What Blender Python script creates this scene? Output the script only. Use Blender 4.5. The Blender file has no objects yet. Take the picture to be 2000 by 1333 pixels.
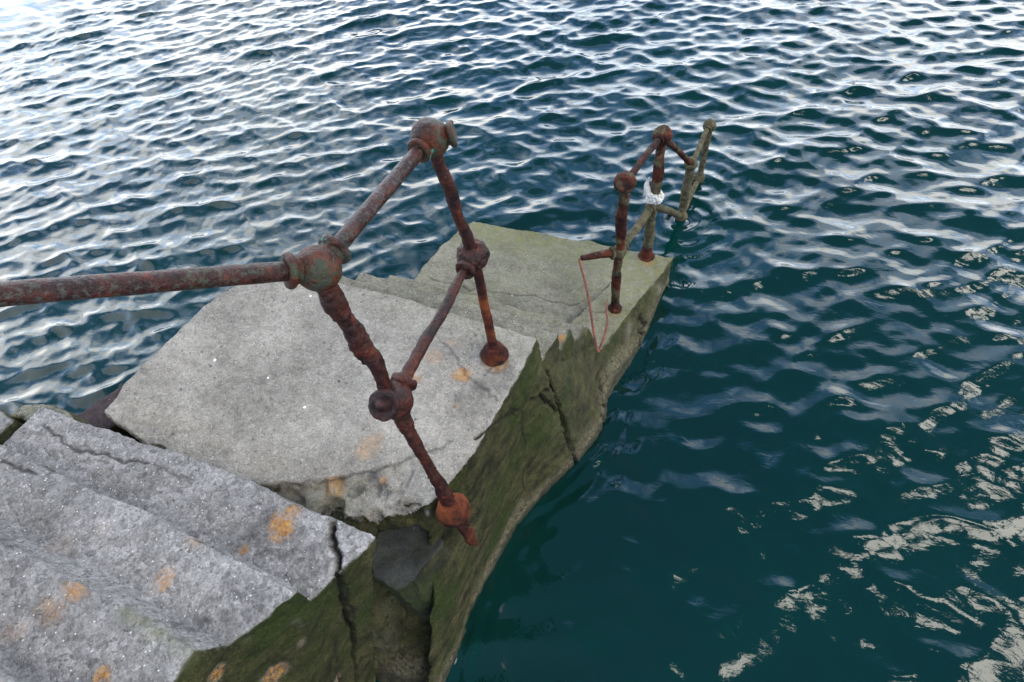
import bpy, bmesh, math, random
import numpy as np
from mathutils import Matrix, Vector
from mathutils.bvhtree import BVHTree
rad = math.radians
random.seed(4)
rng = np.random.default_rng(7)
scene = bpy.context.scene
C = scene.collection

# ------------------------------------------------------------------ camera
# X runs across the stairs (to the right), Y down the stairs (away), Z up; z = 0 is the big landing
CAM_H = 1.75
FPX, PX, PY = 1100.0, 1000.0, 666.5
def camera_axes():
    d = np.array([1130 - PX, 1480 - PY, FPX]); zz = -d / np.linalg.norm(d)
    fw = np.array([0, 0, 1.0]); fw -= zz * (fw @ zz); fw /= np.linalg.norm(fw)
    x = np.cross(fw, zz); a = rad(-30.3)
    return np.array([math.cos(a) * x + math.sin(a) * fw, -math.sin(a) * x + math.cos(a) * fw, zz])
RC = camera_axes()
CO = np.array([0, 0, CAM_H])
cam = bpy.data.objects.new('camera', bpy.data.cameras.new('camera')); C.objects.link(cam)
r_, u_, b_ = RC @ np.array([1, 0, 0]), RC @ np.array([0, -1, 0]), RC @ np.array([0, 0, -1.])
cam.matrix_world = Matrix([[r_[i], u_[i], b_[i], CO[i]] for i in range(3)] + [[0, 0, 0, 1]])
cam.data.sensor_width = 36; cam.data.lens = 36 * FPX / 2000
cam.data.clip_start = .05; cam.data.clip_end = 5000
scene.camera = cam
def ray(px, py): return RC @ np.array([px - PX, py - PY, FPX])
def onz(px, py, z=0.0):
    r = ray(px, py); return CO + r * ((z - CAM_H) / r[2])
def onx(px, py, x):
    r = ray(px, py); return CO + r * (x / r[0])
def ond(px, py, d):
    return CO + ray(px, py) * (d / FPX)

# ------------------------------------------------------------------ light
SUN_AZ = np.array([-.80, -.60]); SUN_EL = rad(46)
BANK = np.array([-.90, .43])                     # the bright bank of cloud over the water
w = bpy.data.worlds.new('World'); scene.world = w; w.use_nodes = True
nt = w.node_tree; nt.nodes.clear()
def wn(t, **k):
    n = nt.nodes.new(t)
    for a, v in k.items(): setattr(n, a, v)
    return n
out = wn('ShaderNodeOutputWorld'); bg = wn('ShaderNodeBackground'); bg.inputs[1].default_value = .13
sky = wn('ShaderNodeTexSky', sky_type='NISHITA', sun_disc=False)
sky.dust_density = .4; sky.ozone_density = 2.5; sky.sun_elevation = SUN_EL; sky.sun_rotation = math.atan2(SUN_AZ[0], SUN_AZ[1])
tc = wn('ShaderNodeTexCoord')
n1 = wn('ShaderNodeTexNoise'); n1.inputs['Scale'].default_value = 1.7; n1.inputs['Detail'].default_value = 7; n1.inputs['Roughness'].default_value = .56
mp = wn('ShaderNodeMapping'); mp.inputs['Scale'].default_value = (1, 1, 1.9); mp.inputs['Location'].default_value = (3.1, .4, 1.2)
nt.links.new(tc.outputs['Generated'], mp.inputs[0]); nt.links.new(mp.outputs[0], n1.inputs['Vector'])
# more cloud towards the low sun side
dt = wn('ShaderNodeVectorMath', operation='DOT_PRODUCT'); dt.inputs[1].default_value = (BANK[0] * .70, BANK[1] * .9 + .12, .1)
nt.links.new(tc.outputs['Generated'], dt.inputs[0])
ml = wn('ShaderNodeMath', operation='MULTIPLY_ADD'); ml.inputs[1].default_value = .22
nt.links.new(dt.outputs['Value'], ml.inputs[0])
# banks of cloud low down, broken cloud and blue overhead
sx = wn('ShaderNodeSeparateXYZ'); nt.links.new(tc.outputs['Generated'], sx.inputs[0])
el = wn('ShaderNodeMapRange'); el.inputs['From Min'].default_value = .24; el.inputs['From Max'].default_value = .84
el.inputs['To Min'].default_value = .20; el.inputs['To Max'].default_value = -.22
nt.links.new(sx.outputs['Z'], el.inputs['Value'])
ad = wn('ShaderNodeMath', operation='ADD'); nt.links.new(el.outputs[0], ad.inputs[0]); nt.links.new(n1.outputs['Fac'], ad.inputs[1])
nt.links.new(ad.outputs[0], ml.inputs[2])
cr = wn('ShaderNodeValToRGB'); cr.color_ramp.elements[0].position = .42; cr.color_ramp.elements[1].position = .74
nt.links.new(ml.outputs[0], cr.inputs[0])
n2 = wn('ShaderNodeTexNoise'); n2.inputs['Scale'].default_value = 4.; n2.inputs['Detail'].default_value = 5
nt.links.new(mp.outputs[0], n2.inputs['Vector'])
cc = wn('ShaderNodeValToRGB')
cc.color_ramp.elements[0].position = .36; cc.color_ramp.elements[0].color = (.30, .46, .72, 1)
cc.color_ramp.elements[1].position = .62; cc.color_ramp.elements[1].color = (1, .975, .94, 1)
nt.links.new(n2.outputs['Fac'], cc.inputs[0])
# thin veil is blue, thick cloud white
vc = wn('ShaderNodeValToRGB'); vc.color_ramp.elements[0].color = (.12, .40, 1, 1); vc.color_ramp.elements[1].color = (1, 1, 1, 1); vc.color_ramp.elements[1].position = .85
nt.links.new(cr.outputs[0], vc.inputs[0])
cv = wn('ShaderNodeMix', data_type='RGBA', blend_type='MULTIPLY'); cv.inputs['Factor'].default_value = 1
nt.links.new(cc.outputs[0], cv.inputs['A']); nt.links.new(vc.outputs[0], cv.inputs['B'])
cb = wn('ShaderNodeVectorMath', operation='SCALE'); cb.inputs['Scale'].default_value = 34
nt.links.new(cv.outputs['Result'], cb.inputs[0])
mx = wn('ShaderNodeMix', data_type='RGBA')
nt.links.new(cr.outputs[0], mx.inputs['Factor']); nt.links.new(sky.outputs[0], mx.inputs['A']); nt.links.new(cb.outputs[0], mx.inputs['B'])
# small bright cumulus high overhead
n3 = wn('ShaderNodeTexNoise'); n3.inputs['Scale'].default_value = 6.5; n3.inputs['Detail'].default_value = 3; n3.inputs['Roughness'].default_value = .5
mp3 = wn('ShaderNodeMapping'); mp3.inputs['Location'].default_value = (.7, 5.3, 2.2); nt.links.new(tc.outputs['Generated'], mp3.inputs[0]); nt.links.new(mp3.outputs[0], n3.inputs['Vector'])
cr3 = wn('ShaderNodeValToRGB'); cr3.color_ramp.elements[0].position = .785; cr3.color_ramp.elements[1].position = .82; dx3 = wn('ShaderNodeVectorMath', operation='DOT_PRODUCT'); dx3.inputs[1].default_value = (.56, -.04, .0); nt.links.new(tc.outputs['Generated'], dx3.inputs[0])
ad3 = wn('ShaderNodeMath', operation='ADD'); nt.links.new(n3.outputs['Fac'], ad3.inputs[0]); nt.links.new(dx3.outputs['Value'], ad3.inputs[1])
nt.links.new(ad3.outputs[0], cr3.inputs[0])
hz = wn('ShaderNodeMapRange'); hz.inputs['From Min'].default_value = .35; hz.inputs['From Max'].default_value = .6; nt.links.new(sx.outputs['Z'], hz.inputs['Value'])
hm = wn('ShaderNodeMath', operation='MULTIPLY'); nt.links.new(cr3.outputs[0], hm.inputs[0]); nt.links.new(hz.outputs[0], hm.inputs[1])
mx2 = wn('ShaderNodeMix', data_type='RGBA'); mx2.inputs['B'].default_value = (60, 57, 51, 1)
nt.links.new(hm.outputs[0], mx2.inputs['Factor']); nt.links.new(mx.outputs['Result'], mx2.inputs['A'])
nt.links.new(mx2.outputs['Result'], bg.inputs[0]); nt.links.new(bg.outputs[0], out.inputs[0])

sl = bpy.data.lights.new('sun', 'SUN'); sl.energy = .55; sl.angle = rad(50); sl.color = (1, .95, .87)
so = bpy.data.objects.new('sun', sl); C.objects.link(so)
sd = Vector((SUN_AZ[0] * math.cos(SUN_EL), SUN_AZ[1] * math.cos(SUN_EL), math.sin(SUN_EL)))
so.rotation_euler = sd.to_track_quat('Z', 'Y').to_euler(); so.location = sd * 30
scene.view_settings.view_transform = 'Standard'; scene.view_settings.look = 'None'
scene.view_settings.exposure = .70; scene.view_settings.gamma = 1

# ------------------------------------------------------------------ helpers
def lattice(ix, iy, iz, s):
    h = (ix.astype(np.int64) * 374761393 + iy.astype(np.int64) * 668265263 + iz.astype(np.int64) * 2147483647 + s * 974711) & 0xffffffff
    h = ((h ^ (h >> 13)) * 1274126177) & 0xffffffff
    h = h ^ (h >> 16)
    return (h & 0xffff) / 32767.5 - 1
def noise(P, sc=1., s=0):
    p = P * sc; i = np.floor(p).astype(np.int64); f = p - i; f = f * f * f * (f * (f * 6 - 15) + 10)
    v = 0
    for dx in (0, 1):
        wx = f[:, 0] if dx else 1 - f[:, 0]
        for dy in (0, 1):
            wy = f[:, 1] if dy else 1 - f[:, 1]
            for dz in (0, 1):
                wz = f[:, 2] if dz else 1 - f[:, 2]
                v = v + wx * wy * wz * lattice(i[:, 0] + dx, i[:, 1] + dy, i[:, 2] + dz, s)
    return v
def fbm(P, sc=1., o=4, s=0, g=.5):
    v = 0; a = 1.; t = 0
    for k in range(o):
        v = v + a * noise(P, sc * 2.03 ** k, s + 17 * k); t += a; a *= g
    return v / t
def sstep(a, b, x):
    t = np.clip((x - a) / (b - a), 0, 1); return t * t * (3 - 2 * t)
def tag(o, label=None, cat=None, group=None, kind=None):
    if label: o['label'] = label
    if cat: o['category'] = cat
    if group: o['group'] = group
    if kind: o['kind'] = kind
    return o
def link(name, me, m, parent=None, smooth=True):
    me.materials.clear(); me.materials.append(m)
    if smooth: me.polygons.foreach_set('use_smooth', [True] * len(me.polygons))
    o = bpy.data.objects.new(name, me); C.objects.link(o)
    if parent is not None:
        o.parent = parent; o.matrix_parent_inverse = parent.matrix_world.inverted()
    return o
def empty(name, loc):
    o = bpy.data.objects.new(name, None); o.empty_display_size = .1; C.objects.link(o)
    o.matrix_world = Matrix.Translation(Vector(loc)); o.location = loc
    return o
def getV(me):
    a = np.empty(len(me.vertices) * 3); me.vertices.foreach_get('co', a); return a.reshape(-1, 3)
def getN(me):
    a = np.empty(len(me.vertices) * 3, dtype=np.float32); me.vertex_normals.foreach_get('vector', a); return a.reshape(-1, 3).astype(float)
def setV(me, V):
    me.vertices.foreach_set('co', V.astype(np.float32).ravel()); me.update()
def setA(me, name, a):
    at = me.attributes.new(name, 'FLOAT', 'POINT'); at.data.foreach_set('value', np.clip(a, 0, 1).astype(np.float32))
def mesh_of(verts, faces, name='m'):
    me = bpy.data.meshes.new(name); me.from_pydata([tuple(map(float, v)) for v in verts], [], faces); me.update(); return me
def remeshed(me, vox):
    o = bpy.data.objects.new('tmp', me); C.objects.link(o)
    md = o.modifiers.new('r', 'REMESH'); md.mode = 'VOXEL'; md.voxel_size = vox
    dg = bpy.context.evaluated_depsgraph_get(); dg.update()
    r = bpy.data.meshes.new_from_object(o.evaluated_get(dg))
    bpy.data.objects.remove(o); return r
def join_meshes(parts):
    V = []; F = []
    for v, f in parts:
        b = len(V); V += list(v); F += [[i + b for i in q] for q in f]
    return V, F
def loft(loops, cap=True):
    n = len(loops[0]); V = [p for L in loops for p in L]; F = []
    for k in range(len(loops) - 1):
        for i in range(n):
            j = (i + 1) % n; F.append([k * n + i, k * n + j, (k + 1) * n + j, (k + 1) * n + i])
    if cap:
        F.append(list(range(n))[::-1]); F.append([(len(loops) - 1) * n + i for i in range(n)])
    return V, F
def fix_normals(me):
    bm = bmesh.new(); bm.from_mesh(me); bmesh.ops.recalc_face_normals(bm, faces=bm.faces); bm.to_mesh(me); bm.free(); me.update(); return me
def seg_dist(V, pl, pad=.12):
    pl = np.asarray(pl, float); best = np.full(len(V), 9.)
    lo, hi = pl.min(0) - pad, pl.max(0) + pad
    ix = np.where(((V > lo) & (V < hi)).all(1))[0]; Q = V[ix]; b = np.full(len(ix), 9.)
    for a, c in zip(pl[:-1], pl[1:]):
        d = c - a; t = np.clip(((Q - a) @ d) / (d @ d), 0, 1); b = np.minimum(b, np.linalg.norm(Q - (a + t[:, None] * d), axis=1))
    best[ix] = b; return best
def jag(pl, amp, n=4, s=1):
    r = np.random.default_rng(s); pl = [np.asarray(p, float) for p in pl]; o = [pl[0]]
    for a, b in zip(pl[:-1], pl[1:]):
        for k in range(1, n + 1):
            p = a + (b - a) * k / n
            if k < n: p = p + r.normal(0, amp, 3)
            o.append(p)
    return o

# ------------------------------------------------------------------ materials
class NT:
    def __init__(s, name):
        s.m = bpy.data.materials.new(name); s.m.use_nodes = True; s.t = s.m.node_tree; s.t.nodes.clear()
        s.o = s.n('ShaderNodeOutputMaterial'); s.p = s.n('ShaderNodeBsdfPrincipled'); s.l(s.p.outputs[0], s.o.inputs[0])
        s.c = s.n('ShaderNodeTexCoord').outputs['Object']
    def n(s, t, **k):
        q = s.t.nodes.new(t)
        for a, v in k.items(): setattr(q, a, v)
        return q
    def l(s, a, b): s.t.links.new(a, b)
    def put(s, v, i):
        if hasattr(v, 'is_output'): s.l(v, i)
        elif isinstance(v, (tuple, list)) and len(v) == 3 and i.type == 'RGBA': i.default_value = (*v, 1)
        else: i.default_value = v
    def noise(s, sc, det=4, rough=.55, vec=None, dist=0, out='Fac'):
        q = s.n('ShaderNodeTexNoise'); q.inputs['Scale'].default_value = sc; q.inputs['Detail'].default_value = det
        q.inputs['Roughness'].default_value = rough; q.inputs['Distortion'].default_value = dist
        s.l(vec or s.c, q.inputs['Vector']); return q.outputs[out]
    def vor(s, sc, vec=None, feature='F1'):
        q = s.n('ShaderNodeTexVoronoi', feature=feature); q.inputs['Scale'].default_value = sc; s.l(vec or s.c, q.inputs['Vector']); return q
    def map(s, scale, rot=(0, 0, 0)):
        q = s.n('ShaderNodeMapping'); q.inputs['Scale'].default_value = scale; q.inputs['Rotation'].default_value = rot
        s.l(s.c, q.inputs[0]); return q.outputs[0]
    def math(s, op, a, b=0., c=0., clamp=False):
        q = s.n('ShaderNodeMath', operation=op, use_clamp=clamp)
        for i, v in enumerate((a, b, c)): s.put(v, q.inputs[i])
        return q.outputs[0]
    def ramp(s, f, *st):
        q = s.n('ShaderNodeValToRGB'); e = q.color_ramp.elements
        while len(e) < len(st): e.new(.5)
        for k, (p, c) in enumerate(st):
            e[k].position = p; e[k].color = (*c, 1) if isinstance(c, (tuple, list)) else (c, c, c, 1)
        s.l(f, q.inputs[0]); return q.outputs[0]
    def mix(s, f, a, b, mode='MIX'):
        q = s.n('ShaderNodeMix', data_type='RGBA', blend_type=mode)
        s.put(f, q.inputs['Factor']); s.put(a, q.inputs['A']); s.put(b, q.inputs['B']); return q.outputs['Result']
    def attr(s, name): return s.n('ShaderNodeAttribute', attribute_name=name).outputs['Fac']
    def bump(s, h, st=.5, d=.01, nrm=None):
        q = s.n('ShaderNodeBump'); q.inputs['Strength'].default_value = st; q.inputs['Distance'].default_value = d
        s.l(h, q.inputs['Height'])
        if nrm is not None: s.l(nrm, q.inputs['Normal'])
        return q.outputs[0]

def concrete(name, dark, light, agg=1., peb=55., moss_top=0.):
    t = NT(name)
    big = t.noise(2.6, 6, .6); mid = t.noise(17, 5, .65); fine = t.noise(170, 5, .75)
    f = t.math('ADD', t.math('MULTIPLY', big, .45), t.math('ADD', t.math('MULTIPLY', mid, .25), t.math('MULTIPLY', fine, .3)))
    col = t.mix(t.ramp(f, (.41, 0), (.58, 1)), dark, light)
    wv = t.n('ShaderNodeVectorMath', operation='MULTIPLY_ADD'); wv.inputs[1].default_value = (.012, .012, .012)
    t.l(t.noise(40, 2, .5, out='Color'), wv.inputs[0]); t.l(t.c, wv.inputs[2])
    v = t.vor(peb, wv.outputs[0]); sep = t.n('ShaderNodeSeparateColor'); t.l(v.outputs['Color'], sep.inputs[0])
    v2 = t.vor(peb * 2.9); sep2 = t.n('ShaderNodeSeparateColor'); t.l(v2.outputs['Color'], sep2.inputs[0])
    col = t.mix(.75 * agg, col, t.ramp(sep.outputs[0], (0, .66), (.45, .98), (.8, 1.03), (1, 1.3)), 'MULTIPLY')
    col = t.mix(.6 * agg, col, t.ramp(sep2.outputs[0], (0, .6), (.5, 1.), (1, 1.3)), 'MULTIPLY')
    # scattered white quartz and dark basalt chips
    inside = t.math('LESS_THAN', v2.outputs['Distance'], .38)
    col = t.mix(t.math('MULTIPLY', t.math('GREATER_THAN', sep2.outputs[1],   .983 if agg > .55 else 2.), inside), col, (.54, .53, .5))
    v3 = t.vor(26); sep3 = t.n('ShaderNodeSeparateColor'); t.l(v3.outputs['Color'], sep3.inputs[0])
    in3 = t.math('LESS_THAN', v3.outputs['Distance'], .17)
    col = t.mix(t.math('MULTIPLY', t.math('GREATER_THAN', sep3.outputs[2], .99 if agg > .55 else 2.), in3), col, (.6, .57, .52))
    col = t.mix(t.math('MULTIPLY', t.math('LESS_THAN', sep3.outputs[2], .022), in3), col, (.10, .10, .105))
    pits = t.ramp(t.noise(75, 3, .6), (.30, 1), (.37, 0))
    col = t.mix(t.math('MULTIPLY', pits, .75), col, (.055, .052, .048))
    # dark mottles
    mot = t.math('MULTIPLY', t.attr('dark'), t.ramp(t.noise(34, 5, .7), (.38, 0), (.56, 1)))
    col = t.mix(t.math('MULTIPLY', mot, .85), col, (.035, .034, .036))
    # rust
    ru = t.attr('rust'); rn = t.noise(48, 5, .7)
    rc = t.ramp(rn, (.34, (.085, .040, .016)), (.47, (.30, .125, .014)), (.62, (.36, .20, .06)))
    rf = t.math('MULTIPLY', ru, t.ramp(t.noise(85, 5, .8), (.40, .0), (.56, 1)), clamp=True)
    col = t.mix(rf, col, rc)
    # algae and moss
    st = t.map((8, 5, 8)); sn = t.noise(2.2, 7, .65, st); gn = t.noise(90, 5, .75); g3 = t.noise(3.2, 4, .6)
    mc = t.mix(t.ramp(sn, (.36, 0), (.62, 1)), (.008, .009, .003), (.040, .038, .014))
    mc = t.mix(t.math('MULTIPLY', t.ramp(g3, (.46, 0), (.66, 1)), .85), mc, (.014, .024, .003))
    mc = t.mix(.8, mc, t.ramp(t.math('ADD', t.math('MULTIPLY', gn, .5), t.math('MULTIPLY', t.noise(230, 3, .7), .5)), (.36, .2), (.5, .95), (.64, 2.3)), 'MULTIPLY')
    col = t.mix(t.math('MULTIPLY', t.attr('moss'), t.math('SUBTRACT', 1., t.math('MULTIPLY', rf, .92))), col, mc)
    ag = t.math('MULTIPLY', t.attr('algae'), t.ramp(t.noise(22, 6, .7), (.34, .1), (.62, 1)), clamp=True)
    col = t.mix(ag, col, t.mix(gn, (.080, .086, .040), (.165, .166, .080)))
    cru = t.math('MULTIPLY', t.attr('crust'), t.ramp(t.noise(55, 5, .75), (.40, 0), (.60, .8)))
    col = t.mix(cru, col, t.mix(gn, (.07, .055, .03), (.22, .19, .14)))
    wet = t.attr('wet'); col = t.mix(t.math('MULTIPLY', wet, .75), col, (.012, .014, .008))
    col = t.mix(t.math('MULTIPLY', t.attr('crack'), .93), col, (.008, .008, .007))
    t.l(col, t.p.inputs['Base Color'])
    t.l(t.math('MULTIPLY_ADD', wet, -.45, .88), t.p.inputs['Roughness'])
    t.p.inputs['Specular IOR Level'].default_value = .15
    h = t.math('ADD', t.math('MULTIPLY', fine, .9), t.math('MULTIPLY', t.math('SUBTRACT', .5, v.outputs['Distance']), .5 * agg))
    h = t.math('ADD', h, t.math('MULTIPLY', pits, -.5)); h = t.math('ADD', h, t.math('MULTIPLY', t.noise(260, 3, .7), .45))
    t.l(t.bump(h, 1., .010), t.p.inputs['Normal'])
    return t.m
M_UP = concrete('rough_grey_concrete', (.124, .120, .115), (.258, .251, .243), 1.25, 60)
M_L1 = concrete('smooth_grey_concrete', (.140, .131, .112), (.272, .255, .220), .75, 95)
M_L2 = concrete('algae_concrete', (.096, .093, .074), (.180, .174, .137), .8, 80)

def rust(name, paint=0., fleck=.25, olive=0., barn=0., orange=.5, gloss=.55, spec=.14):
    t = NT(name)
    a = t.noise(24, 6, .7); b = t.noise(7, 4, .6); f = t.noise(140, 4, .7)
    col = t.ramp(a, (.36, (.0035, .0017, .0015)), (.48, (.013, .0032, .0025)), (.60, (.031, .0062, .0038)), (.74, (.115, .028, .009)))
    col = t.mix(t.math('MULTIPLY', t.ramp(b, (.48, 0), (.68, 1)), orange), col, (.15, .038, .010))
    if paint:
        pm = t.ramp(t.math('ADD', t.math('MULTIPLY', t.noise(13, 7, .72), 1 - fleck), t.math('MULTIPLY', t.noise(95, 4, .7), fleck)), (.60 - .1 * paint, 0), (.63 - .1 * paint, 1))
        pc = t.mix(t.ramp(t.noise(5, 3, .5), (.45, 0), (.6, 1)), (.036, .030, .029), (.026, .029, .018))
        pc = t.mix(t.ramp(t.noise(9, 3, .5), (.69, 0), (.70, 1)), pc, (.06, .17, .125))
        speck = t.ramp(t.vor(70).outputs['Distance'], (.22, 1), (.34, 0))
        pm = t.math('MULTIPLY', pm, t.math('SUBTRACT', 1, t.math('MULTIPLY', speck, t.ramp(t.noise(20, 3, .5), (.4, 0), (.6, 1)))))
        col = t.mix(pm, col, pc)
    if olive:
        om = t.ramp(t.noise(11, 6, .7), (.56 - .3 * olive, 0), (.66 - .3 * olive, 1))
        oc = t.mix(t.ramp(a, (.35, 0), (.65, 1)), (.014, .015, .007), (.080, .070, .040)); col = t.mix(om, col, oc)
    h = t.math('ADD', t.math('MULTIPLY', a, 1.2), t.math('MULTIPLY', f, .5))
    if barn:
        v = t.vor(95); bm_ = t.ramp(v.outputs['Distance'], (.2, 1), (.5, 0))
        col = t.mix(t.math('MULTIPLY', bm_, barn), col, (.10, .085, .06)); h = t.math('ADD', h, t.math('MULTIPLY', bm_, 1.2 * barn))
    col = t.mix(.5, col, t.ramp(f, (.3, .45), (.7, 1.4)), 'MULTIPLY')
    t.l(col, t.p.inputs['Base Color']); t.p.inputs['Roughness'].default_value = gloss
    t.p.inputs['Specular IOR Level'].default_value = spec
    t.l(t.bump(h, .9, .009), t.p.inputs['Normal'])
    return t.m
R_PAINT = rust('rusty_painted_iron', paint=1.15, gloss=.45, spec=.16)
R_PIPE = rust('rusty_pipe_paint', paint=.80, fleck=.72, orange=.1, gloss=.36, spec=.2)
R_BARE = rust('flaking_rust', orange=.14, gloss=.48, spec=.2)
R_ORANGE = rust('orange_rust', orange=.75, gloss=.8)
R_FAR = rust('weathered_rust', orange=.32, olive=.16, gloss=.75)
R_OLIVE = rust('algae_covered_iron', orange=.3, olive=.85, gloss=.8)
R_BARN = rust('barnacled_iron', orange=.2, olive=.9, barn=.7, gloss=.85)
t = NT('white_cloth'); t.l(t.ramp(t.noise(30, 4), (.3, (.20, .195, .175)), (.6, (.42, .41, .38))), t.p.inputs['Base Color']); t.p.inputs['Roughness'].default_value = .8
M_CLOTH = t.m
t = NT('thin_rusty_wire'); t.l(t.ramp(t.noise(40, 4), (.35, (.045, .012, .006)), (.6, (.12, .032, .013))), t.p.inputs['Base Color']); t.p.inputs['Roughness'].default_value = .8
M_WIRE = t.m

# ------------------------------------------------------------------ water
ZW = -1.05
def axis(lo, hi, st, far):
    a = list(np.arange(lo, hi, st)); d = st; x = a[-1]
    while x < far: d *= 1.13; x += d; a.append(x)
    d = st; x = a[0]; pre = []
    while x > -far: d *= 1.13; x -= d; pre.append(x)
    return np.array(pre[::-1] + a)
def make_water():
    X = axis(-8.4, 2.9, .0145, 1500); Y = axis(-.4, 7.6, .0145, 1500)
    gx, gy = np.meshgrid(X, Y); sh = gx.shape
    px, py = gx.ravel(), gy.ravel()
    dist = np.maximum(np.hypot(np.maximum(np.abs(px + 2.7) - 6, 0), np.maximum(np.abs(py - 3.6) - 4.2, 0)), 0)
    # calmer water in the lee of the wall, livelier to the upper left
    lee = sstep(3.6, .9, np.hypot(px - 0.5, (py - .6)))
    ampl = 1 - .62 * lee
    dx = np.zeros_like(px); dy = np.zeros_like(px); dz = np.zeros_like(px)
    r = np.random.default_rng(21)
    def waves(n, l0, l1, slope, th0, spread, chop, lee_k):
        nonlocal dx, dy, dz
        for k in range(n):
            L = l0 * (l1 / l0) ** ((k + r.random()) / n); th = rad(th0) + r.normal(0, rad(spread))
            kk = 2 * math.pi / L; a = slope / kk; ph = r.random() * 2 * math.pi
            c, s = math.cos(th), math.sin(th)
            # slow modulation gives wave groups of finite crest length instead of an even pattern
            g = .7 + .6 * np.sin((px * r.normal(0, 1) + py * r.normal(0, 1)) * .35 / L + r.random() * 6.3)
            A = a * (1 - lee_k * lee) * g * np.exp(-(dist / (L * 14)) ** 2)
            p = kk * (c * px + s * py) + ph; sn, cs = np.sin(p), np.cos(p)
            dz += A * cs; dx -= chop * A * c * sn; dy -= chop * A * s * sn
    waves(38, .125, .56, .039, 120, 17, 1.1, .30)
    waves(18, .12, .5, .036, 70, 16, 1.1, .25)
    waves(10, .14, .4, .024, 150, 20, .9, .45)
    waves(4, .9, 1.6, .022, 110, 18, .9, .2)
    waves(30, .07, .16, .021, 112, 34, .8, .5)
    # rings where the drowned posts break the surface and at the wall's outer corner
    for (x0, y0, am, L) in ((-.335, 3.186, .008, .13), (-.303, 3.637, .006, .12), (-.27, 2.55, .006, .17)):
        q = np.hypot(px - x0, py - y0); dz += am * np.cos(2 * math.pi * q / L) * np.exp(-q / .3) * np.exp(-(dist / 2) ** 2)
    # wavelets lapping back off the side wall
    nr = np.where((np.abs(px) < 1.6) & (py > -.4) & (py < 3.2))[0]
    dw_ = seg_dist(np.stack([px[nr], py[nr], 0 * nr], 1), [(-.25, 2.57, 0), (-.295, 1.6, 0), (-.335, 1.29, 0), (-.57, .79, 0), (-.655, .32, 0), (-.60, .03, 0), (-.62, -.3, 0)], .6)
    mod = .55 + .45 * np.sin(py[nr] * 7 + 1.3 * np.sin(py[nr] * 3.1))
    dz[nr] += .0042 * mod * np.cos(2 * math.pi * dw_ / .085 + 2 * np.sin(py[nr] * 4)) * np.exp(-dw_ / .13)
    V = np.stack([px + dx, py + dy, ZW + dz], 1)
    ny, nx = sh
    i = (np.arange(ny - 1)[:, None] * nx + np.arange(nx - 1)[None]).ravel()
    F = np.stack([i, i + 1, i + nx + 1, i + nx], 1)
    me = bpy.data.meshes.new('water'); me.vertices.add(len(V)); me.vertices.foreach_set('co', V.astype(np.float32).ravel())
    me.loops.add(F.size); me.loops.foreach_set('vertex_index', F.astype(np.int32).ravel())
    me.polygons.add(len(F)); me.polygons.foreach_set('loop_start', np.arange(0, F.size, 4, dtype=np.int32)); me.update(calc_edges=True)
    t = NT('sea_water')
    n = t.noise(.7, 3, .5)
    t.l(t.mix(n, (.0002, .0088, .0086), (.0005, .0160, .0135)), t.p.inputs['Base Color'])
    t.p.inputs['Roughness'].default_value = .05; t.p.inputs['IOR'].default_value = 1.40
    m1 = t.map((1, 1.9, 1), (0, 0, rad(-35)))
    h = t.math('ADD', t.noise(16, 3, .5, m1, .6), t.math('MULTIPLY', t.noise(45, 2, .5, m1, .4), .22))
    t.l(t.bump(h, .2, .006), t.p.inputs['Normal'])
    tag(link('water', me, t.m), kind='structure')
make_water()

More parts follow.
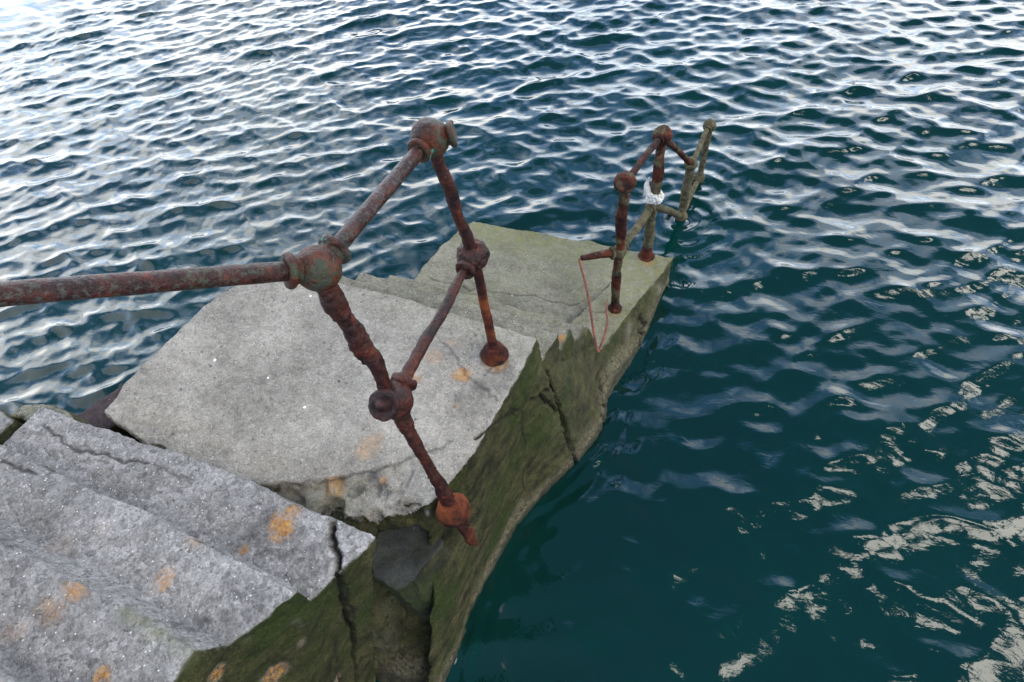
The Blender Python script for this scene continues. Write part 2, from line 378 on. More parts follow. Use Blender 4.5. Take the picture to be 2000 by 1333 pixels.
# ------------------------------------------------------------------ concrete masses
class Cast:
    def __init__(s, me):
        V = getV(me); s.t = BVHTree.FromPolygons([tuple(v) for v in V], [tuple(p.vertices) for p in me.polygons])
    def __call__(s, px, py):
        r = ray(px, py); h = s.t.ray_cast(Vector(CO), Vector(unit(r)))
        return None if h[0] is None else np.array(h[0])
def unit(v): v = np.asarray(v, float); return v / np.linalg.norm(v)
def jag2(pl, amp, n, s):
    r = np.random.default_rng(s); pl = [np.array(p, float) for p in pl]; o = [pl[0]]
    for a, b in zip(pl[:-1], pl[1:]):
        for k in range(1, n + 1): o.append(a + (b - a) * k / n + (r.normal(0, amp, 2) if k < n else 0))
    return o
def weather(me, amp, seed, rusts=(), darks=(), cracks=(), moss=None, algae=None, pits=()):
    V = getV(me); N = getN(me)
    if cracks or rusts or darks:
        cs_ = Cast(me)
        cr2 = []
        for k, (pl, wd, dp) in enumerate(cracks):     # cracks as traced lines laid on the real surface
            run = []
            for x, y in jag2(pl, 3.2, 5, seed * 7 + k):
                h = cs_(x, y)
                if h is None or (run and np.linalg.norm(h - run[-1]) > .12):
                    if len(run) > 1: cr2.append((run, wd, dp))
                    run = [] if h is None else [h]
                else: run.append(h)
            if len(run) > 1: cr2.append((run, wd, dp))
        cracks = cr2
        def place(L):
            o = []
            for (x, y, r, st, *asp) in L:
                h = cs_(x, y)
                if h is not None: o.append((h, np.array([r * (asp[0] if asp else 1), r, r]), st))
            return o
        rusts, darks = place(rusts), place(darks)
    D = np.stack([fbm(V, 5, 3, seed + 31 * k) for k in range(3)], 1) * amp * 1.1
    D += np.stack([fbm(V, 19, 3, seed + 5 + 31 * k) for k in range(3)], 1) * amp * .55
    rough = fbm(V, 48, 3, seed + 99)
    side = 1 - np.clip(N[:, 2], 0, 1)
    D += N * (rough * (.0024 + .0035 * side))[:, None]
    # eroded arrises: knock vertices back where the surface turns
    e = 1 - np.max(np.abs(N), axis=1); e = sstep(.06, .28, e)
    D -= N * (e * np.clip(fbm(V, 14, 3, seed + 7) + .35, 0, 1) * amp * 1.5)[:, None]
    ck = np.zeros(len(V))
    for pl, wdt, dep in cracks:
        d = seg_dist(V, pl); c = sstep(wdt, wdt * .35, d); ck = np.maximum(ck, c * (0. if dep < 0 else .5 if dep < .0035 else .8 if dep < .007 else 1.)); D -= N * (c * dep)[:, None]
    for c0, r0, dep in pits:
        d = np.linalg.norm(V - np.asarray(c0), axis=1) / r0 + .35 * fbm(V, 1.6 / r0 * .5, 3, seed + 3); D -= N * (sstep(1.05, .6, d) * dep)[:, None]
    V2 = V + D; setV(me, V2)
    def spots(L):
        m = np.zeros(len(V))
        for c0, r0, st in L:
            d = np.linalg.norm((V - np.asarray(c0)) / np.asarray(r0), axis=1) + .55 * fbm(V, 14, 4, seed + 51); m = np.maximum(m, st * sstep(1.05, .45, d))
        return m
    setA(me, 'rust', spots(rusts)); setA(me, 'dark', spots(darks)); setA(me, 'crack', ck)
    nz = N[:, 2] + .25 * fbm(V, 9, 4, seed + 61)
    setA(me, 'moss', moss(V, N, nz) if moss else sstep(.62, .30, nz))
    setA(me, 'algae', algae(V, N) if algae else np.zeros(len(V)))
    setA(me, 'wet', sstep(ZW + .07, ZW + .02, V[:, 2] + .03 * fbm(V, 7, 3, seed + 71)))
    setA(me, 'crust', sstep(ZW + .20, ZW + .06, V[:, 2] + .09 * fbm(V, 5, 4, seed + 81)) * sstep(-1.0, -.8, V[:, 0]))
    return me
def sp(px, py, z, r, st=1., asp=1.):
    return (onz(px, py, z), (r * asp, r, .5), st)

# --- upper flight -------------------------------------------------
RS = .19
nz1, nz2, nz3 = .10, .20, .30
def px_x(px, py, x): p = onx(px, py, x); return (p[1], p[2])
yj0, zj0 = px_x(732, 1052, -.71)
yj1, zj1 = px_x(762, 1333, -.80)
yj2 = yj1 + (yj1 - yj0) * .75; zj2 = zj1 + (zj1 - zj0) * .75
pr = [(.266, nz1, -.708), (.185, nz1, -.712), (.098, nz1, -.730), (.046, nz1, -.785), (.049, nz2, -.772), (-.006, nz2, -.794), (-.081, nz2, -.802), (-.122, nz2, -.868),
      (-.152, nz3, -.860), (-.22, nz3, -.852), (-.355, nz3, -.85), (-.36, nz3 + .10, -.85), (-.75, nz3 + .10, -.85), (-1.1, nz3 - .2, -.86), (-1.1, -1.5, -.86), (yj2, -1.5, -.86), (yj2, zj2, -.84), (yj1, zj1, -.755), (.225, .02, -.7)]
kz = {nz1: 1.0185, nz2: 1.04, nz3: 1.066}
pr = [(y * kz.get(z, 1.), z, x) for y, z, x in pr]
R0 = [np.array([np.interp(y, [-.4, -.152, .046, .266], [-.91, -.915, -.810, -.720]), y, z]) for y, z, x in pr]
L0 = [np.array([-2.17 - .1 * (y < -.0), y - .045 * (z == nz1 and y > .2) - .01, z]) for y, z, x in pr]
Mid = [np.array([-1.4, y + (.004 if (z == nz1 and y > .2) else 0), z]) for y, z, x in pr]
me = remeshed(fix_normals(mesh_of(*loft([R0, Mid, L0]))), .0068)
cracks = [
    ([(640, 1003), (652, 1033), (657, 1075), (668, 1150), (672, 1190), (690, 1240), (700, 1333)], .011, .03),
    ([(84, 830), (108, 850), (138, 872), (150, 880), (200, 887), (232, 898), (290, 903)], .0078, .005),
    ([(0, 905), (35, 915), (70, 925)], .0078, .005),
    ([(672, 1140), (688, 1200), (692, 1250)], .0075, .008),
    ([(657, 1240), (655, 1300), (662, 1333)], .0075, .006),
    ([(300, 905), (345, 930), (372, 944)], .0075, .003),
]
rusts = [(557, 1025, .045, 1.), (572, 1000, .034, .85), (545, 1045, .03, .7), (478, 1075, .022, .8), (325, 1135, .038, .6), (382, 1060, .028, .3),
         (140, 1150, .030, .75, 1.8), (95, 1185, .045, .38, 1.3), (30, 1240, .045, .25), (195, 1325, .026, 1.), (120, 1060, .045, .14), (205, 1035, .03, .12),
         (425, 1316, .03, 1.), (536, 1318, .045, 1.), (655, 1328, .03, .8), (590, 1255, .02, .45)]
darks = [(520, 1060, .11, .75, 1.4), (610, 1095, .065, .7), (450, 1190, .1, .6, 1.3), (400, 1225, .055, .8), (255, 1210, .055, .5), (360, 1220, .045, .8), (640, 1060, .04, .6)]
def alg_up(V, N):
    d = seg_dist(V, [onz(250, 1195, nz3), onz(380, 1265, nz3)]); return .55 * sstep(.05, .0, d) + .35 * sstep(.04, 0, seg_dist(V, [onz(480, 1255, nz2), onz(365, 1320, nz3)]))
def moss_up(V, N, nz): return sstep(.8, .3, nz + .2 * fbm(V, 24, 3, 8)) * np.maximum(sstep(.2, .5, N[:, 0] + .15 * fbm(V, 9, 3, 5)), sstep(.05, -.1, V[:, 2]))
weather(me, .0085, 11, rusts, darks, cracks, moss=moss_up, algae=alg_up)
tag(link('concrete_steps', me, M_UP), 'rough lavender grey concrete steps with orange rust stains and a cracked lower corner', 'steps')

# --- big landing ---------------------------------------------------
top = [(205, 806), (250, 745), (330, 665), (425, 578)]
T = [onz(x, y, 0) for x, y in top]
T += [np.array([-1.93, 1.05, 0]), np.array([-1.90, 1.175, 0]), np.array([-1.2, 1.185, 0]), np.array([-.57, 1.175, 0]), np.array([-.573, 1.0, 0])]
T += [onz(x, y, 0) for x, y in [(1000, 765), (940, 872), (890, 935), (842, 985), (800, 1000), (735, 1012), (640, 1008), (500, 972), (400, 936), (290, 878)]]
B = []
zb = -1.22
for k, p in enumerate(T):
    q = p.copy(); q[2] = zb; B.append(q)
for k, p in enumerate(B):                      # the side wall leans: its far end battered, its near end running back under the steps
    if k >= 7:
        y = T[k][1]; yb = np.interp(y, [.25, .47, 1.18], [-.42, -.16, 1.18]) if T[k][0] > -.75 else y - .5
        p[1] = yb
        if T[k][0] > -.75: p[0] = np.interp(yb, [-.2, .03, .32, .6, .79, 1.0, 1.18], [-.62, -.61, -.655, -.62, -.57, -.47, -.39])
        else: p[0] = max(p[0], -1.9) if k > 14 else p[0] + .05
def level(f, front):
    L = [a * (1 - f) + b * f for a, b in zip(T, B)]
    for k, p in enumerate(L):
        if k >= 13: p[1] = T[k][1] + front
        elif T[k][0] > -.75 and k >= 7: p[0] += .008 * np.sin(T[k][1] * 9 + f * 3)
    return L
levels = [T, level(.09, .0), level(.13, .085), level(.24, .06), level(.5, -.10), B]
me = remeshed(fix_normals(mesh_of(*loft(levels))), .0068)
cracks = [
    ([(560, 948), (640, 943), (700, 930), (760, 912), (830, 886), (890, 866)], .0074, .003),
    ([(1020, 795), (1060, 765), (1085, 763)], .011, .02),
    ([(1055, 770), (1075, 790), (1085, 808), (1110, 795), (1130, 775)], .012, .025),
    ([(1023, 760), (1022, 850), (1022, 960)], .0075, .006),
    ([(865, 670), (905, 720), (940, 755), (975, 785)], .0074, .002),
    ([(930, 860), (990, 815), (1020, 795)], .008, .009),
    ([(1115, 885), (1060, 925), (1020, 955), (975, 1010)], .009, -.009),
]
rusts = [(903, 730, .042, 1.), (812, 742, .032, .6), (845, 700, .055, .42), (890, 795, .016, .6), (725, 868, .06, .5), (655, 955, .045, .75),
         (750, 940, .014, .6), (965, 704, .062, .6), (885, 670, .028, .2)]
darks = [(965, 708, .085, .9), (935, 760, .06, .6), (985, 745, .07, .6), (900, 780, .05, .4), (880, 690, .05, .35), (755, 960, .04, 1.), (700, 965, .035, 1.), (735, 930, .03, .9), (640, 685, .012, 1.), (500, 950, .03, .5), (420, 922, .03, .5), (780, 985, .03, .8)]
ledge = np.array([onz(x, y, 0) for x, y in [(290, 866), (390, 915), (470, 945), (560, 948), (640, 943), (700, 930), (760, 912), (830, 886)]])
V = getV(me)                                   # the front strip has broken away a little lower than the slab
fy = np.interp(V[:, 0], ledge[:, 0], ledge[:, 1]); low = (V[:, 0] > ledge[0, 0]) & (V[:, 0] < ledge[-1, 0])
V[:, 2] -= np.where(low & (V[:, 2] > -.12), sstep(.006, -.03, V[:, 1] - fy + .012 * fbm(V, 20, 3, 3)) * (.010 + .05 * sstep(-.85, -1.3, V[:, 0]) + .016 * fbm(V, 22, 3, 9)), 0)
# front corner: chunks knocked out of the arris
setV(me, V)
fr_dark = lambda V: np.where(V[:, 0] < ledge[-1, 0], sstep(.0, -.05, V[:, 1] - np.interp(V[:, 0], ledge[:, 0], ledge[:, 1])), 0)
def moss_l1(V, N, nz):
    nz = nz + .22 * fbm(V, 24, 3, 8)
    f = sstep(.84, .34, nz) * np.maximum(sstep(.15, .45, N[:, 0] + .15 * fbm(V, 9, 3, 5)), sstep(-.04, -.12, V[:, 2]))
    low = V[:, 2] + .02 * fbm(V, 12, 3, 6)
    return np.maximum(f, np.where(V[:, 0] > -.98, sstep(-.03, -.055, low), sstep(-.10, -.14, low)))
def alg_l1(V, N): return .35 * fr_dark(V) * (V[:, 0] < -.9) + .5 * sstep(1.0, 1.2, V[:, 1]) * .5
weather(me, .010, 23, rusts, darks, cracks, moss=moss_l1, algae=alg_l1,
        pits=[(onz(640, 1012, -.02), .07, .035), (onz(730, 1020, -.03), .045, .05), (onz(800, 1005, -.03), .06, .03), (onz(560, 985, -.02), .06, .02)])
cast_landing = Cast(me)
tag(link('concrete_landing', me, M_L1), 'large pale grey concrete landing slab with mossy green side wall, between the two railings', 'landing')

# --- lower flight and lowest landing -----------------------------------
def prof_low(x):
    return [(1.16, -.02), (1.165, -.19), (1.36, -.20), (1.362, -.39), (1.55, -.40), (1.552, -.59), (1.735, -.60), (1.74, -.79)]
Rr = [(-.57, 1.19, -.21), (-.57, 1.36, -.2), (-.56, 1.362, -.4), (-.56, 1.55, -.4), (-.545, 1.552, -.6), (-.535, 1.735, -.6), (-.49, 1.74, -.8)]
far = [onz(x, y, -.8) for x, y in [(1271, 552), (1314, 503)]]
R1 = [np.array(p) for p in Rr] + [np.array([-.43, 2.0, -.8]), far[0], far[1], np.array([-.29, 2.56, -1.4]), np.array([-.36, 1.19, -1.4])]
Lx = [-1.9, -1.88, -1.80, -1.78, -1.76, -1.76, -1.74]
L1_ = [np.array([lx, p[1], p[2]]) for lx, p in zip(Lx, Rr)] + [onz(834, 512, -.8), onz(866, 475, -.8), onz(925, 433, -.8), np.array([-1.62, 2.5, -1.4]), np.array([-1.9, 1.19, -1.4])]
Mi = [np.array([-1.1, (a[1] + b[1]) / 2, a[2]]) for a, b in zip(R1, L1_)]
steps_me = fix_normals(mesh_of(*loft([R1, Mi, L1_])))
# battered toe along the right side
toeT = [np.array([-.545, 1.19, -.24]), np.array([-.53, 1.6, -.62]), np.array([-.47, 1.78, -.815]), np.array([-.40, 2.05, -.82]), far[0] + (0, 0, -.02), far[1] + (-.012, -.006, -.02)]
toeB = [np.array([-.355, 1.19, -1.3]), np.array([-.295, 1.55, -1.3]), np.array([-.295, 1.8, -1.3]), np.array([-.29, 2.05, -1.3]), np.array([-.275, 2.3, -1.3]), np.array([-.255, 2.57, -1.3])]
def back(L): return [np.array([-1.0, L[0][1], L[0][2]]), ]
lt = toeT + [q + np.array([-.2, -.01, -.03]) for q in toeT[::-1]]
lb = toeB + [np.array([-.75, q[1] - .01, -1.3]) for q in toeB[::-1]]
toe = fix_normals(mesh_of(*loft([lt, lb])))
bm = bmesh.new(); bm.from_mesh(steps_me); bm.from_mesh(toe); both = bpy.data.meshes.new('low'); bm.to_mesh(both); bm.free()
me = remeshed(both, .0068)
cracks = [
    ([(745, 537), (858, 549), (900, 556), (1000, 575), (1100, 592), (1180, 612)], .008, .003),
    ([(1171, 745), (1176, 790), (1180, 835)], .012, .03),
    ([(1252, 615), (1256, 640), (1250, 672)], .013, .02),
]
rusts = [(1262, 512, .05, .8), (1202, 608, .05, .5), (1098, 664, .03, .9)]
darks = [(1262, 514, .055, .5), (1202, 610, .05, .5), (1000, 590, .06, .4, 2.), (900, 565, .05, .4, 2.)]
def moss_l2(V, N, nz): return np.maximum(.95 * sstep(.72, .42, nz), .95 * sstep(-.59, -.565, V[:, 0] - .02 * fbm(V, 12, 3, 5)) * sstep(1.76, 1.70, V[:, 1]) * sstep(-.2, -.235, V[:, 2]))
def alg_l2(V, N):
    f = fbm(V, 3.2, 4, 77)
    edge = sstep(.35, .02, 2.52 - V[:, 1] + .1 * f) * .9 + sstep(-.62, -.40, V[:, 0] + .08 * f) * .75
    return np.clip((.28 + .35 * f + edge) * sstep(1.5, 1.75, V[:, 1]) * sstep(.35, .75, N[:, 2]), 0, 1)
weather(me, .012, 37, rusts, darks, cracks, moss=moss_l2, algae=alg_l2)
tag(link('lower_landing', me, M_L2), 'low concrete landing tinged green with algae, reached by steep worn steps, at the water', 'landing')

# --- rubble and the broken core in the joint ------------------------------
def chunk(name, c, r, seed, m, label, cat, group=None, rot=0, moss_f=.5, rough=.28, vox=None):
    vox = vox or max(.006, min(r) / 9)
    bm = bmesh.new(); bmesh.ops.create_icosphere(bm, subdivisions=3, radius=1)
    me = bpy.data.meshes.new(name); bm.to_mesh(me); bm.free()
    V = getV(me); V = np.sign(V) * np.abs(V) ** .62
    V *= (1 + rough * fbm(V + seed, 1.1, 3, seed))[:, None]
    cs, sn = math.cos(rot), math.sin(rot)
    V = V * np.asarray(r); V = np.stack([V[:, 0] * cs - V[:, 1] * sn, V[:, 0] * sn + V[:, 1] * cs, V[:, 2]], 1) + np.asarray(c)
    setV(me, V); me = remeshed(me, vox)
    weather(me, min(.012, min(r) * .16), seed, moss=lambda V, N, nz: moss_f * np.ones(len(V)))
    return tag(link(name, me, m), label, cat, group)
M_DK = concrete('dark_stained_concrete', (.020, .021, .026), (.075, .079, .088), .5, 60)
M_WEED = concrete('purple_weed_concrete', (.009, .009, .011), (.050, .036, .037), 1., 40)
M_CORE = concrete('wet_broken_core', (.03, .028, .022), (.075, .07, .055), 1., 60)
# core: closes the joint from below
core = [np.array(p) for p in [(-2.0, -.1, -.36), (-2.02, .42, -.30), (-1.2, .42, -.25), (-.82, .42, -.42), (-.80, .05, -.55), (-1.2, -.1, -.36)]]
cb_ = [np.array([p[0] - .02, p[1], -1.5]) for p in core]
me = remeshed(fix_normals(mesh_of(*loft([core, cb_]))), .012)
weather(me, .03, 61, moss=lambda V, N, nz: .75 * np.ones(len(V)))
tag(link('broken_core', me, M_CORE), 'dark wet broken concrete core deep inside the open joint below the slab', 'concrete block')
def slab(name, pts, z0, z1, m, seed, label, cat, group=None, shrink=.9, vox=.007, moss_f=.1, dark_f=0.):
    a = [onz(x, y, z0) for x, y in pts]; c = sum(a) / len(a); b = []
    for p in a:
        q = c + (p - c) * shrink; q[2] = z1; b.append(q)
    me = remeshed(fix_normals(mesh_of(*loft([a, b]))), vox)
    weather(me, .011, seed, moss=lambda V, N, nz: np.maximum(moss_f, .9 * sstep(.55, .3, nz)))
    return tag(link(name, me, m), label, cat, group)
def lodged(px, py, d):                          # just in front of whatever concrete is seen there
    return cast_landing(px, py) - unit(ray(px, py)) * d
slab('rubble_stone', [(712, 1082), (742, 1034), (792, 1014), (838, 1030), (872, 1056), (846, 1092), (806, 1140), (770, 1152), (728, 1130)], -.20, -.85, M_DK, 71, 'smooth blue black stone jammed under the chipped slab corner', 'stone', 'stones wedged in the joint', 1.0, .006, .4)
p = lodged(772, 1195, -.03)
chunk('rubble_stone', p, (.06, .05, .13), 75, M_CORE, 'olive weed covered lump of rubble in the upright gap beside the green wall', 'stone', 'stones wedged in the joint', .4, .9, .35)
p = lodged(690, 1022, -.03)
chunk('rubble_stone', p, (.085, .045, .05), 78, M_CORE, 'mossy black lump beneath the slab edge right beside the cracked step corner', 'stone', 'stones wedged in the joint', .1, .8, .3)
slab('broken_slab', [(14, 812), (40, 788), (95, 786), (131, 802), (143, 818), (112, 824), (60, 829), (36, 814)], .09, -.6, M_L2, 81, 'weathered tan concrete fragment broken off the step beside the water', 'concrete fragment', 'fragments at the left edge')
slab('broken_slab', [(-120, 850), (-40, 800), (4, 797), (14, 814), (30, 822), (2, 846), (-40, 880)], .10, -.6, M_UP, 84, 'grey step corner split off by a crack at the far left edge', 'concrete fragment', 'fragments at the left edge')
slab('seaweed_block', [(120, 845), (142, 812), (182, 786), (248, 748), (330, 690), (345, 720), (250, 815), (190, 850)], -.17, -1.4, M_WEED, 88, 'dark purple and rusty weed covered block below the left slab corner', 'concrete block', None, .95, .009, .0)
# ------------------------------------------------------------------ iron work
def frame(d):
    d = unit(d); a = np.array([0, 0, 1.]) if abs(d[2]) < .9 else np.array([1., 0, 0])
    u = unit(np.cross(d, a)); return u, np.cross(d, u)
def tube(pts, radii, seg=20, step=.006, seed=0, lump=0., flake=0., cap=True, lobes=0.):
    pts = [np.asarray(p, float) for p in pts]; P = []; Rr = []
    for (a, b, ra, rb) in zip(pts[:-1], pts[1:], radii[:-1], radii[1:]):
        n = max(2, int(np.linalg.norm(b - a) / step))
        for k in range(n): P.append(a + (b - a) * k / n); Rr.append(ra + (rb - ra) * k / n)
    P.append(pts[-1]); Rr.append(radii[-1]); P = np.array(P); Rr = np.array(Rr)
    if len(P) > 6:
        for _ in range(2): P[1:-1] = (P[:-2] + 2 * P[1:-1] + P[2:]) / 4
    T = np.gradient(P, axis=0); u, v = frame(T[0]); V = []
    for k in range(len(P)):
        d = unit(T[k]); u = unit(u - d * (u @ d)); v = np.cross(d, u)
        for j in range(seg):
            a = 2 * math.pi * j / seg; V.append(P[k] + (math.cos(a) * u + math.sin(a) * v) * Rr[k])
    V = np.array(V); O = np.repeat(P, seg, 0); D = (V - O); rr = np.repeat(Rr, seg)
    if lump or flake:
        f = .55 * lump * fbm(V, 18, 2, seed) + .8 * lump * fbm(V, 75, 4, seed + 3, .65)
        if flake:
            A = V.copy(); ax = unit(pts[-1] - pts[0]); A -= np.outer(A @ ax, ax) * .86
            f = f + flake * (np.abs(fbm(A, 85, 3, seed + 8)) + .8 * sstep(.02, .10, fbm(A, 40, 2, seed + 9))) - flake * .55
        V = O + D * (1 + f)[:, None]
    F = []
    for k in range(len(P) - 1):
        for j in range(seg):
            F.append([k * seg + j, k * seg + (j + 1) % seg, (k + 1) * seg + (j + 1) % seg, (k + 1) * seg + j])
    V = list(V)
    if cap:
        F.append(list(range(seg))[::-1]); F.append([(len(P) - 1) * seg + j for j in range(seg)])
    return V, F
def lathe(o, d, prof, seg=36, seed=0, lump=0.):
    u, v = frame(d); d = unit(d); V = []; F = []; n = len(prof)
    for (r, h) in prof:
        for j in range(seg):
            a = 2 * math.pi * j / seg; V.append(np.asarray(o) + d * h + (math.cos(a) * u + math.sin(a) * v) * r)
    for k in range(n - 1):
        for j in range(seg): F.append([k * seg + j, k * seg + (j + 1) % seg, (k + 1) * seg + (j + 1) % seg, (k + 1) * seg + j])
    F.append(list(range(seg))[::-1]); F.append([(n - 1) * seg + j for j in range(seg)])
    V = np.array(V)
    if lump: V = V + (V - np.asarray(o)) * (lump * (fbm(V, 28, 3, seed) + .6 * fbm(V, 75, 3, seed + 4)))[:, None]
    return list(V), F
def fine(prof, n=4):
    o = []
    for a, b in zip(prof[:-1], prof[1:]):
        for k in range(n): o.append((a[0] + (b[0] - a[0]) * k / n, a[1] + (b[1] - a[1]) * k / n))
    return o + [prof[-1]]
def part(name, vf, m, parent): return link(name, fix_normals(mesh_of(*vf)), m, parent)
def joint(c, r, dirs, m, parent, seed, lump=.05, cm=None, cr=.62, cl=1.25, squash=1.):
    bm = bmesh.new(); bmesh.ops.create_icosphere(bm, subdivisions=5, radius=1)
    me = bpy.data.meshes.new('ball_joint'); bm.to_mesh(me); bm.free()
    V = getV(me) * r * np.array([1, 1, squash]) + c; V += (V - c) * (lump * (fbm(V, 26, 3, seed) + .7 * fbm(V, 70, 3, seed + 2)))[:, None]; setV(me, V)
    b = link('ball_joint', me, m, parent)
    for i, (d, k) in enumerate(dirs):     # k scales the collar
        R = r * cr * k; e = r * cl
        pr = fine([(R * .72, r * .3), (R * .80, e * .72), (R * .98, e * .77), (R * 1.05, e * .84), (R * 1.05, e * .93), (R * .96, e * .99), (R * .74, e), (R * .55, e * .97)], 3)
        link('collar', fix_normals(mesh_of(*lathe(c, d, pr, 32, seed + 11 * i, lump))), cm or m, b)
    return b
# ---- near railing
P1t, P1m, P1b = ond(622, 527, 1.30), None, None
P1t = onx(622, 525, -.70); P1b = np.array([-.662, .523, -.30]); P1b = onz(887, 1000, -.02)
P2b = onz(966, 694, 0.0); P2t = np.array([*P2b[:2], .948]); P2t = onx(840, 270, P2b[0])
def near_line(a, b, px, py):                  # the point of the line ab seen nearest to a pixel
    r = unit(ray(px, py)); d = unit(b - a); n = np.cross(d, r); M = np.stack([d, -r, n], 1); s = np.linalg.solve(M, CO - a); return a + d * s[0]
P1m = near_line(P1t, P1b, 768, 782); P2m = near_line(P2t, P2b, 924, 500)
m1 = ray(768, 782); P1m = CO + m1 * np.dot(P1m - CO, m1) / (m1 @ m1)
m2 = ray(924, 500); P2m = CO + m2 * np.dot(P2m - CO, m2) / (m2 @ m2)
rail = empty('iron_railing', P2b)
tag(rail, 'dark red corroded iron railing over the pale slab, one foot hanging loose', 'railing')
HL = ond(0, 575, .80)                          # where the top rail leaves the picture on the left
HL2 = P1t + (HL - P1t) * 1.5
part('handrail', tube([HL2, HL, P1t], [.0185, .0185, .0185], 24, .006, 1, .05), R_PIPE, rail)
part('handrail', tube([P1t, P2t], [.0172, .0168], 24, .006, 2, .05), R_PIPE, rail)
def wob(a, b, n, amp, s):
    r = np.random.default_rng(s); return [a] + [a + (b - a) * k / n + r.normal(0, amp, 3) for k in range(1, n)] + [b]
part('post', tube(wob(P1t, P1m, 6, .0025, 3), [.0205, .022, .0195, .0225, .0185, .017, .019], 28, .0035, 3, .26, .34), R_BARE, rail)
part('post', tube(wob(P1m, P1b, 6, .002, 4), [.021, .019, .0155, .015, .017, .021, .022], 28, .0035, 5, .28, .38), R_BARE, rail)
part('post', tube(wob(P2t, P2m, 5, .002, 5), [.018, .0155, .018, .016, .017, .016], 24, .005, 6, .16, .12), R_BARE, rail)
part('post', tube(wob(P2m, P2b, 5, .0022, 6), [.017, .016, .016, .0155, .016, .017], 24, .005, 7, .13, .1), R_ORANGE, rail)
tipv = P1m + (P2m - P1m) * .97
part('mid_rail', tube(wob(P1m, tipv, 8, .002, 8), [.016, .015, .0145, .016, .014, .0150, .0145, .012, .005], 22, .004, 9, .22, .12), R_BARE, rail)
j1 = joint(P1t, .0445, [(HL - P1t, 1.), (P2t - P1t, 1.)], R_PAINT, rail, 101, .04, cr=.74, cl=1.4)
dn = unit(np.array([.25, .5, -.55]))
j2 = joint(P2t, .046, [(P1t - P2t, .85), (np.array([.85, .45, .06]), .88)], R_PAINT, rail, 103, .045, cr=.72, cl=1.3)
j3 = joint(P1m, .047, [(P2m - P1m, .95), (CO * .55 + np.array([-.55, .1, .1]) - P1m, 1.)], R_BARE, rail, 105, .15, cr=.74, cl=1.36)
j4 = joint(P2m, .050, [(P1m - P2m, .8)], R_BARE, rail, 107, .17, cr=.72, cl=1.35)
# little bolt heads where the old middle rail broke off
part('bolt', lathe(P1m, CO * .55 + np.array([-.55, .1, .1]) - P1m, [(.019, .05), (.019, .068), (.012, .072), (.011, .080), (.004, .084)], 18, 4, .06), R_BARE, rail)
dome = [(a * 1.06, b * 1.1) for a, b in [(.050, 0), (.051, .009), (.047, .013), (.043, .017), (.040, .034), (.034, .049), (.025, .058), (.018, .064)]]
part('base_flange', lathe(P2b + (0, 0, -.004), (0, 0, 1), fine(dome, 3), 40, 41, .07), R_ORANGE, rail)
ax = unit(P1t - P1b)
dome1 = [(a * 1.2, b * 1.15) for a, b in [(.010, -.034), (.030, -.030), (.040, -.018), (.047, .0), (.045, .02), (.036, .040), (.026, .052), (.016, .056)]]
fl = part('base_flange', lathe(P1b, ax, fine(dome1, 3), 40, 43, .10), R_ORANGE, rail)
part('pipe_stub', tube([P1b - ax * .02, P1b - ax * .10 + (0.004, .002, 0), P1b - ax * .19 + (.010, .002, 0), P1b - ax * .245 + (.018, .0, 0)], [.026, .024, .022, .007], 24, .004, 45, .3, .5), R_FAR, rail)

# ---- far railing
Ab = onz(1201, 603, -.8); Bb = onz(1262, 502, -.8)
At = near_line(Ab, Ab + (0, 0, 1), 1222, 357); Bt = near_line(Bb, Bb + (0, 0, 1), 1288, 265)
Am = near_line(Ab, At, 1215, 492); Bm = near_line(Bb, Bt, 1266, 400)
Cm = onz(1330, 422, ZW + .015); Ct = near_line(Cm, Cm + (0, 0, 1), 1345, 320)
Dm = onz(1365, 347, ZW + .03); Dt = near_line(Dm, Dm + (0, 0, 1), 1380, 245)
fr = empty('drowned_railing', Bb)
tag(fr, 'olive and rust iron railing on the low landing, far posts standing in water', 'railing')
for a, b, rr, m, s in ((At, Bt, .017, R_FAR, 1), (Bt, Ct, .0175, R_FAR, 2), (Ct, Dt, .0165, R_OLIVE, 3)):
    part('handrail', tube(wob(a, b, 4, .003, s), [rr] * 5, 20, .006, 200 + s, .12, .12), m, fr)
for a, b, rr, m, s in ((Am, Bm, .022, R_OLIVE, 4), (Bm, Cm, .0225, R_OLIVE, 5), (Cm, Dm, .018, R_OLIVE, 6)):
    part('mid_rail', tube(wob(a, b, 4, .003, s), [rr] * 5, 20, .006, 200 + s, .14), m, fr)
dn = np.array([0, 0, -.55])
for a, b, rr, m, s in ((At, Am, .026, R_FAR, 7), (Am, Ab, .025, R_FAR, 8), (Bt, Bm, .026, R_FAR, 9), (Bm, Bb, .028, R_OLIVE, 10), (Ct, Cm, .030, R_BARN, 11), (Dt, Dm, .022, R_BARN, 13), (Cm, Cm + dn, .033, R_BARN, 12), (Dm, Dm + dn, .033, R_BARN, 14)):
    part('post', tube(wob(a, b, 4, .003, s), [rr, rr * .9, rr * 1.06, rr * .94, rr], 26, .005, 220 + s, .32 if m is R_BARN else .2, .16), m, fr)
st0 = ond(1136, 505, np.dot(Am - CO, RC @ np.array([0, 0, 1.])) - .06)
part('pipe_stub', tube(wob(Am, st0, 4, .002, 15), [.022, .021, .020, .018, .014], 20, .005, 241, .16, .2), R_FAR, fr)
joint(At, .050, [(CO - At + np.array([-.3, 0, -.4]), .8), (Bt - At, .6)], R_FAR, fr, 301, .07, cr=.8, cl=1.14)
joint(Bt, .049, [(At - Bt, .7), (Ct - Bt, .7)], R_FAR, fr, 303, .07, cr=.72, cl=1.2)
joint(Am, .037, [(st0 - Am, 1.1), (Bm - Am, 1.)], R_OLIVE, fr, 305, .09, cr=.8, cl=1.35)
joint(Bm, .038, [(Am - Bm, 1.), (Cm - Bm, .9)], R_OLIVE, fr, 307, .09, cr=.85, cl=1.4)
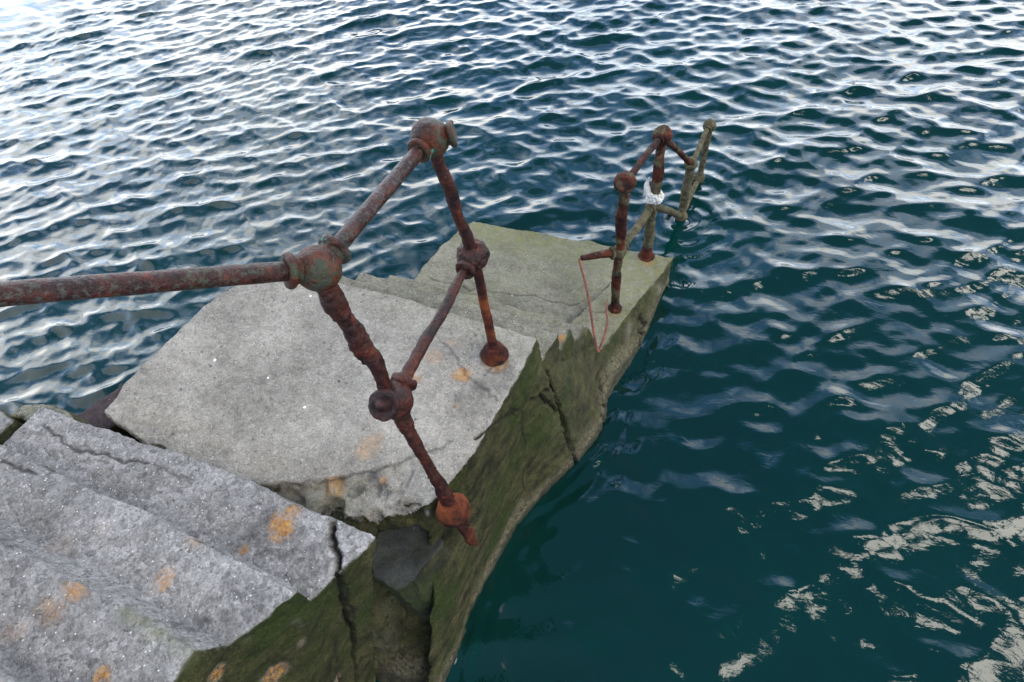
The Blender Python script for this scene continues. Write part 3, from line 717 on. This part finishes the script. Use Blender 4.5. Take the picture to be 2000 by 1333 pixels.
joint(Ct, .042, [(Bt - Ct, .9), (Dt - Ct, .8)], R_OLIVE, fr, 309, .09, cr=.75, cl=1.3)
joint(Dt, .045, [(Ct - Dt, .75)], R_OLIVE, fr, 311, .09, cr=.78, cl=1.3)
joint(Cm, .044, [(Bm - Cm, .8)], R_BARN, fr, 313, .12, cr=.8, cl=1.3)
joint(Dm, .043, [(Cm - Dm, .8)], R_BARN, fr, 315, .12, cr=.8, cl=1.3)
part('base_flange', lathe(Bb + (0, 0, -.006), (0, 0, 1), fine([(.052, 0), (.053, .010), (.049, .016), (.042, .024), (.036, .045), (.032, .075), (.029, .10)], 3), 32, 51, .06), R_FAR, fr)
part('base_flange', lathe(Ab + (0, 0, -.006), (0, 0, 1), fine([(.039, 0), (.039, .012), (.034, .018), (.028, .022)], 3), 32, 53, .08), R_FAR, fr)

# ---- loose wire and rag
wire_px = [(1131, 506), (1134, 520), (1142, 548), (1149, 580), (1154, 610), (1159, 645), (1163, 668), (1168, 689), (1174, 674), (1182, 652), (1187, 628), (1184, 606), (1186, 584)]
dw = np.dot(st0 - CO, RC @ np.array([0, 0, 1.]))
wp = [ond(x, y, dw + .004 * k) for k, (x, y) in enumerate(wire_px)]
wr = [.0065] * 9 + [.006, .0055, .0048, .002]
tag(link('rusty_wire', fix_normals(mesh_of(*tube(wp, wr, 12, .005, 61, .16))), M_WIRE), 'thin bent rust coloured wire dangling in a hook from the broken pipe stub', 'wire')
rc_ = near_line(Bb, Bt, 1279, 382)
def rag():
    # a band wound round the post, a bunched knot on the seaward side and one stiff corner sticking up
    seg, n = 90, 34; V = []
    for k in range(n):
        h = k / (n - 1)
        for j in range(seg):
            a = 2 * math.pi * j / seg
            bunch = max(0, math.cos(a - .2)) ** 2
            r = .029 + .006 * math.sin(math.pi * h) + .015 * bunch * math.sin(math.pi * h)
            z = -.040 + .066 * h + .020 * bunch * (h - .3) + .012 * math.cos(a - 3.4) * h
            V.append(rc_ + np.array([math.cos(a) * r, math.sin(a) * r, z]))
    V = np.array(V); f = fbm(V, 42, 3, 5)
    P = V.copy(); P[:, 2] *= 2.2; P[:, :2] += .3 * V[:, 2:3]
    g = 1 - np.abs(noise(P, 70, 9)) * 2; g2 = 1 - np.abs(noise(P, 150, 19)) * 2
    D = V - rc_; D[:, 2] = 0; D /= np.linalg.norm(D, axis=1)[:, None]; V += D * (.010 * f + .007 * g + .0035 * g2)[:, None]
    V[:, 2] += .008 * fbm(V, 60, 2, 4)
    F = [[k * seg + j, k * seg + (j + 1) % seg, (k + 1) * seg + (j + 1) % seg, (k + 1) * seg + j] for k in range(n - 1) for j in range(seg)]
    V = list(V)
    up = RC @ np.array([0, -1, 0]); lf = RC @ np.array([-1, 0, 0]); b0 = len(V)      # the upright corner: a narrow folded strip
    base = rc_ + lf * .036 + np.array([0, 0, .0])
    m = 12
    for k in range(m + 1):
        t_ = k / m; wd = .026 * (1 - t_) ** .9 + .0015
        c = base + np.array([0, 0, .125 * t_]) + lf * (.010 * t_ + .006 * math.sin(4 * t_)) + np.array([.004 * math.sin(7 * t_), 0, 0])
        V += [c - lf * wd, c + np.array([.006, -.010, 0]) * (1 - t_), c + lf * wd]
    for k in range(m):
        for q in (0, 1): F.append([b0 + 3 * k + q, b0 + 3 * k + q + 1, b0 + 3 * k + q + 4, b0 + 3 * k + q + 3])
    o = link('white_rag', mesh_of(V, F), M_CLOTH)
    md = o.modifiers.new('s', 'SOLIDIFY'); md.thickness = .0025
    tag(o, 'crumpled white rag with a pointed tip tied round a far railing post', 'rag')
rag()
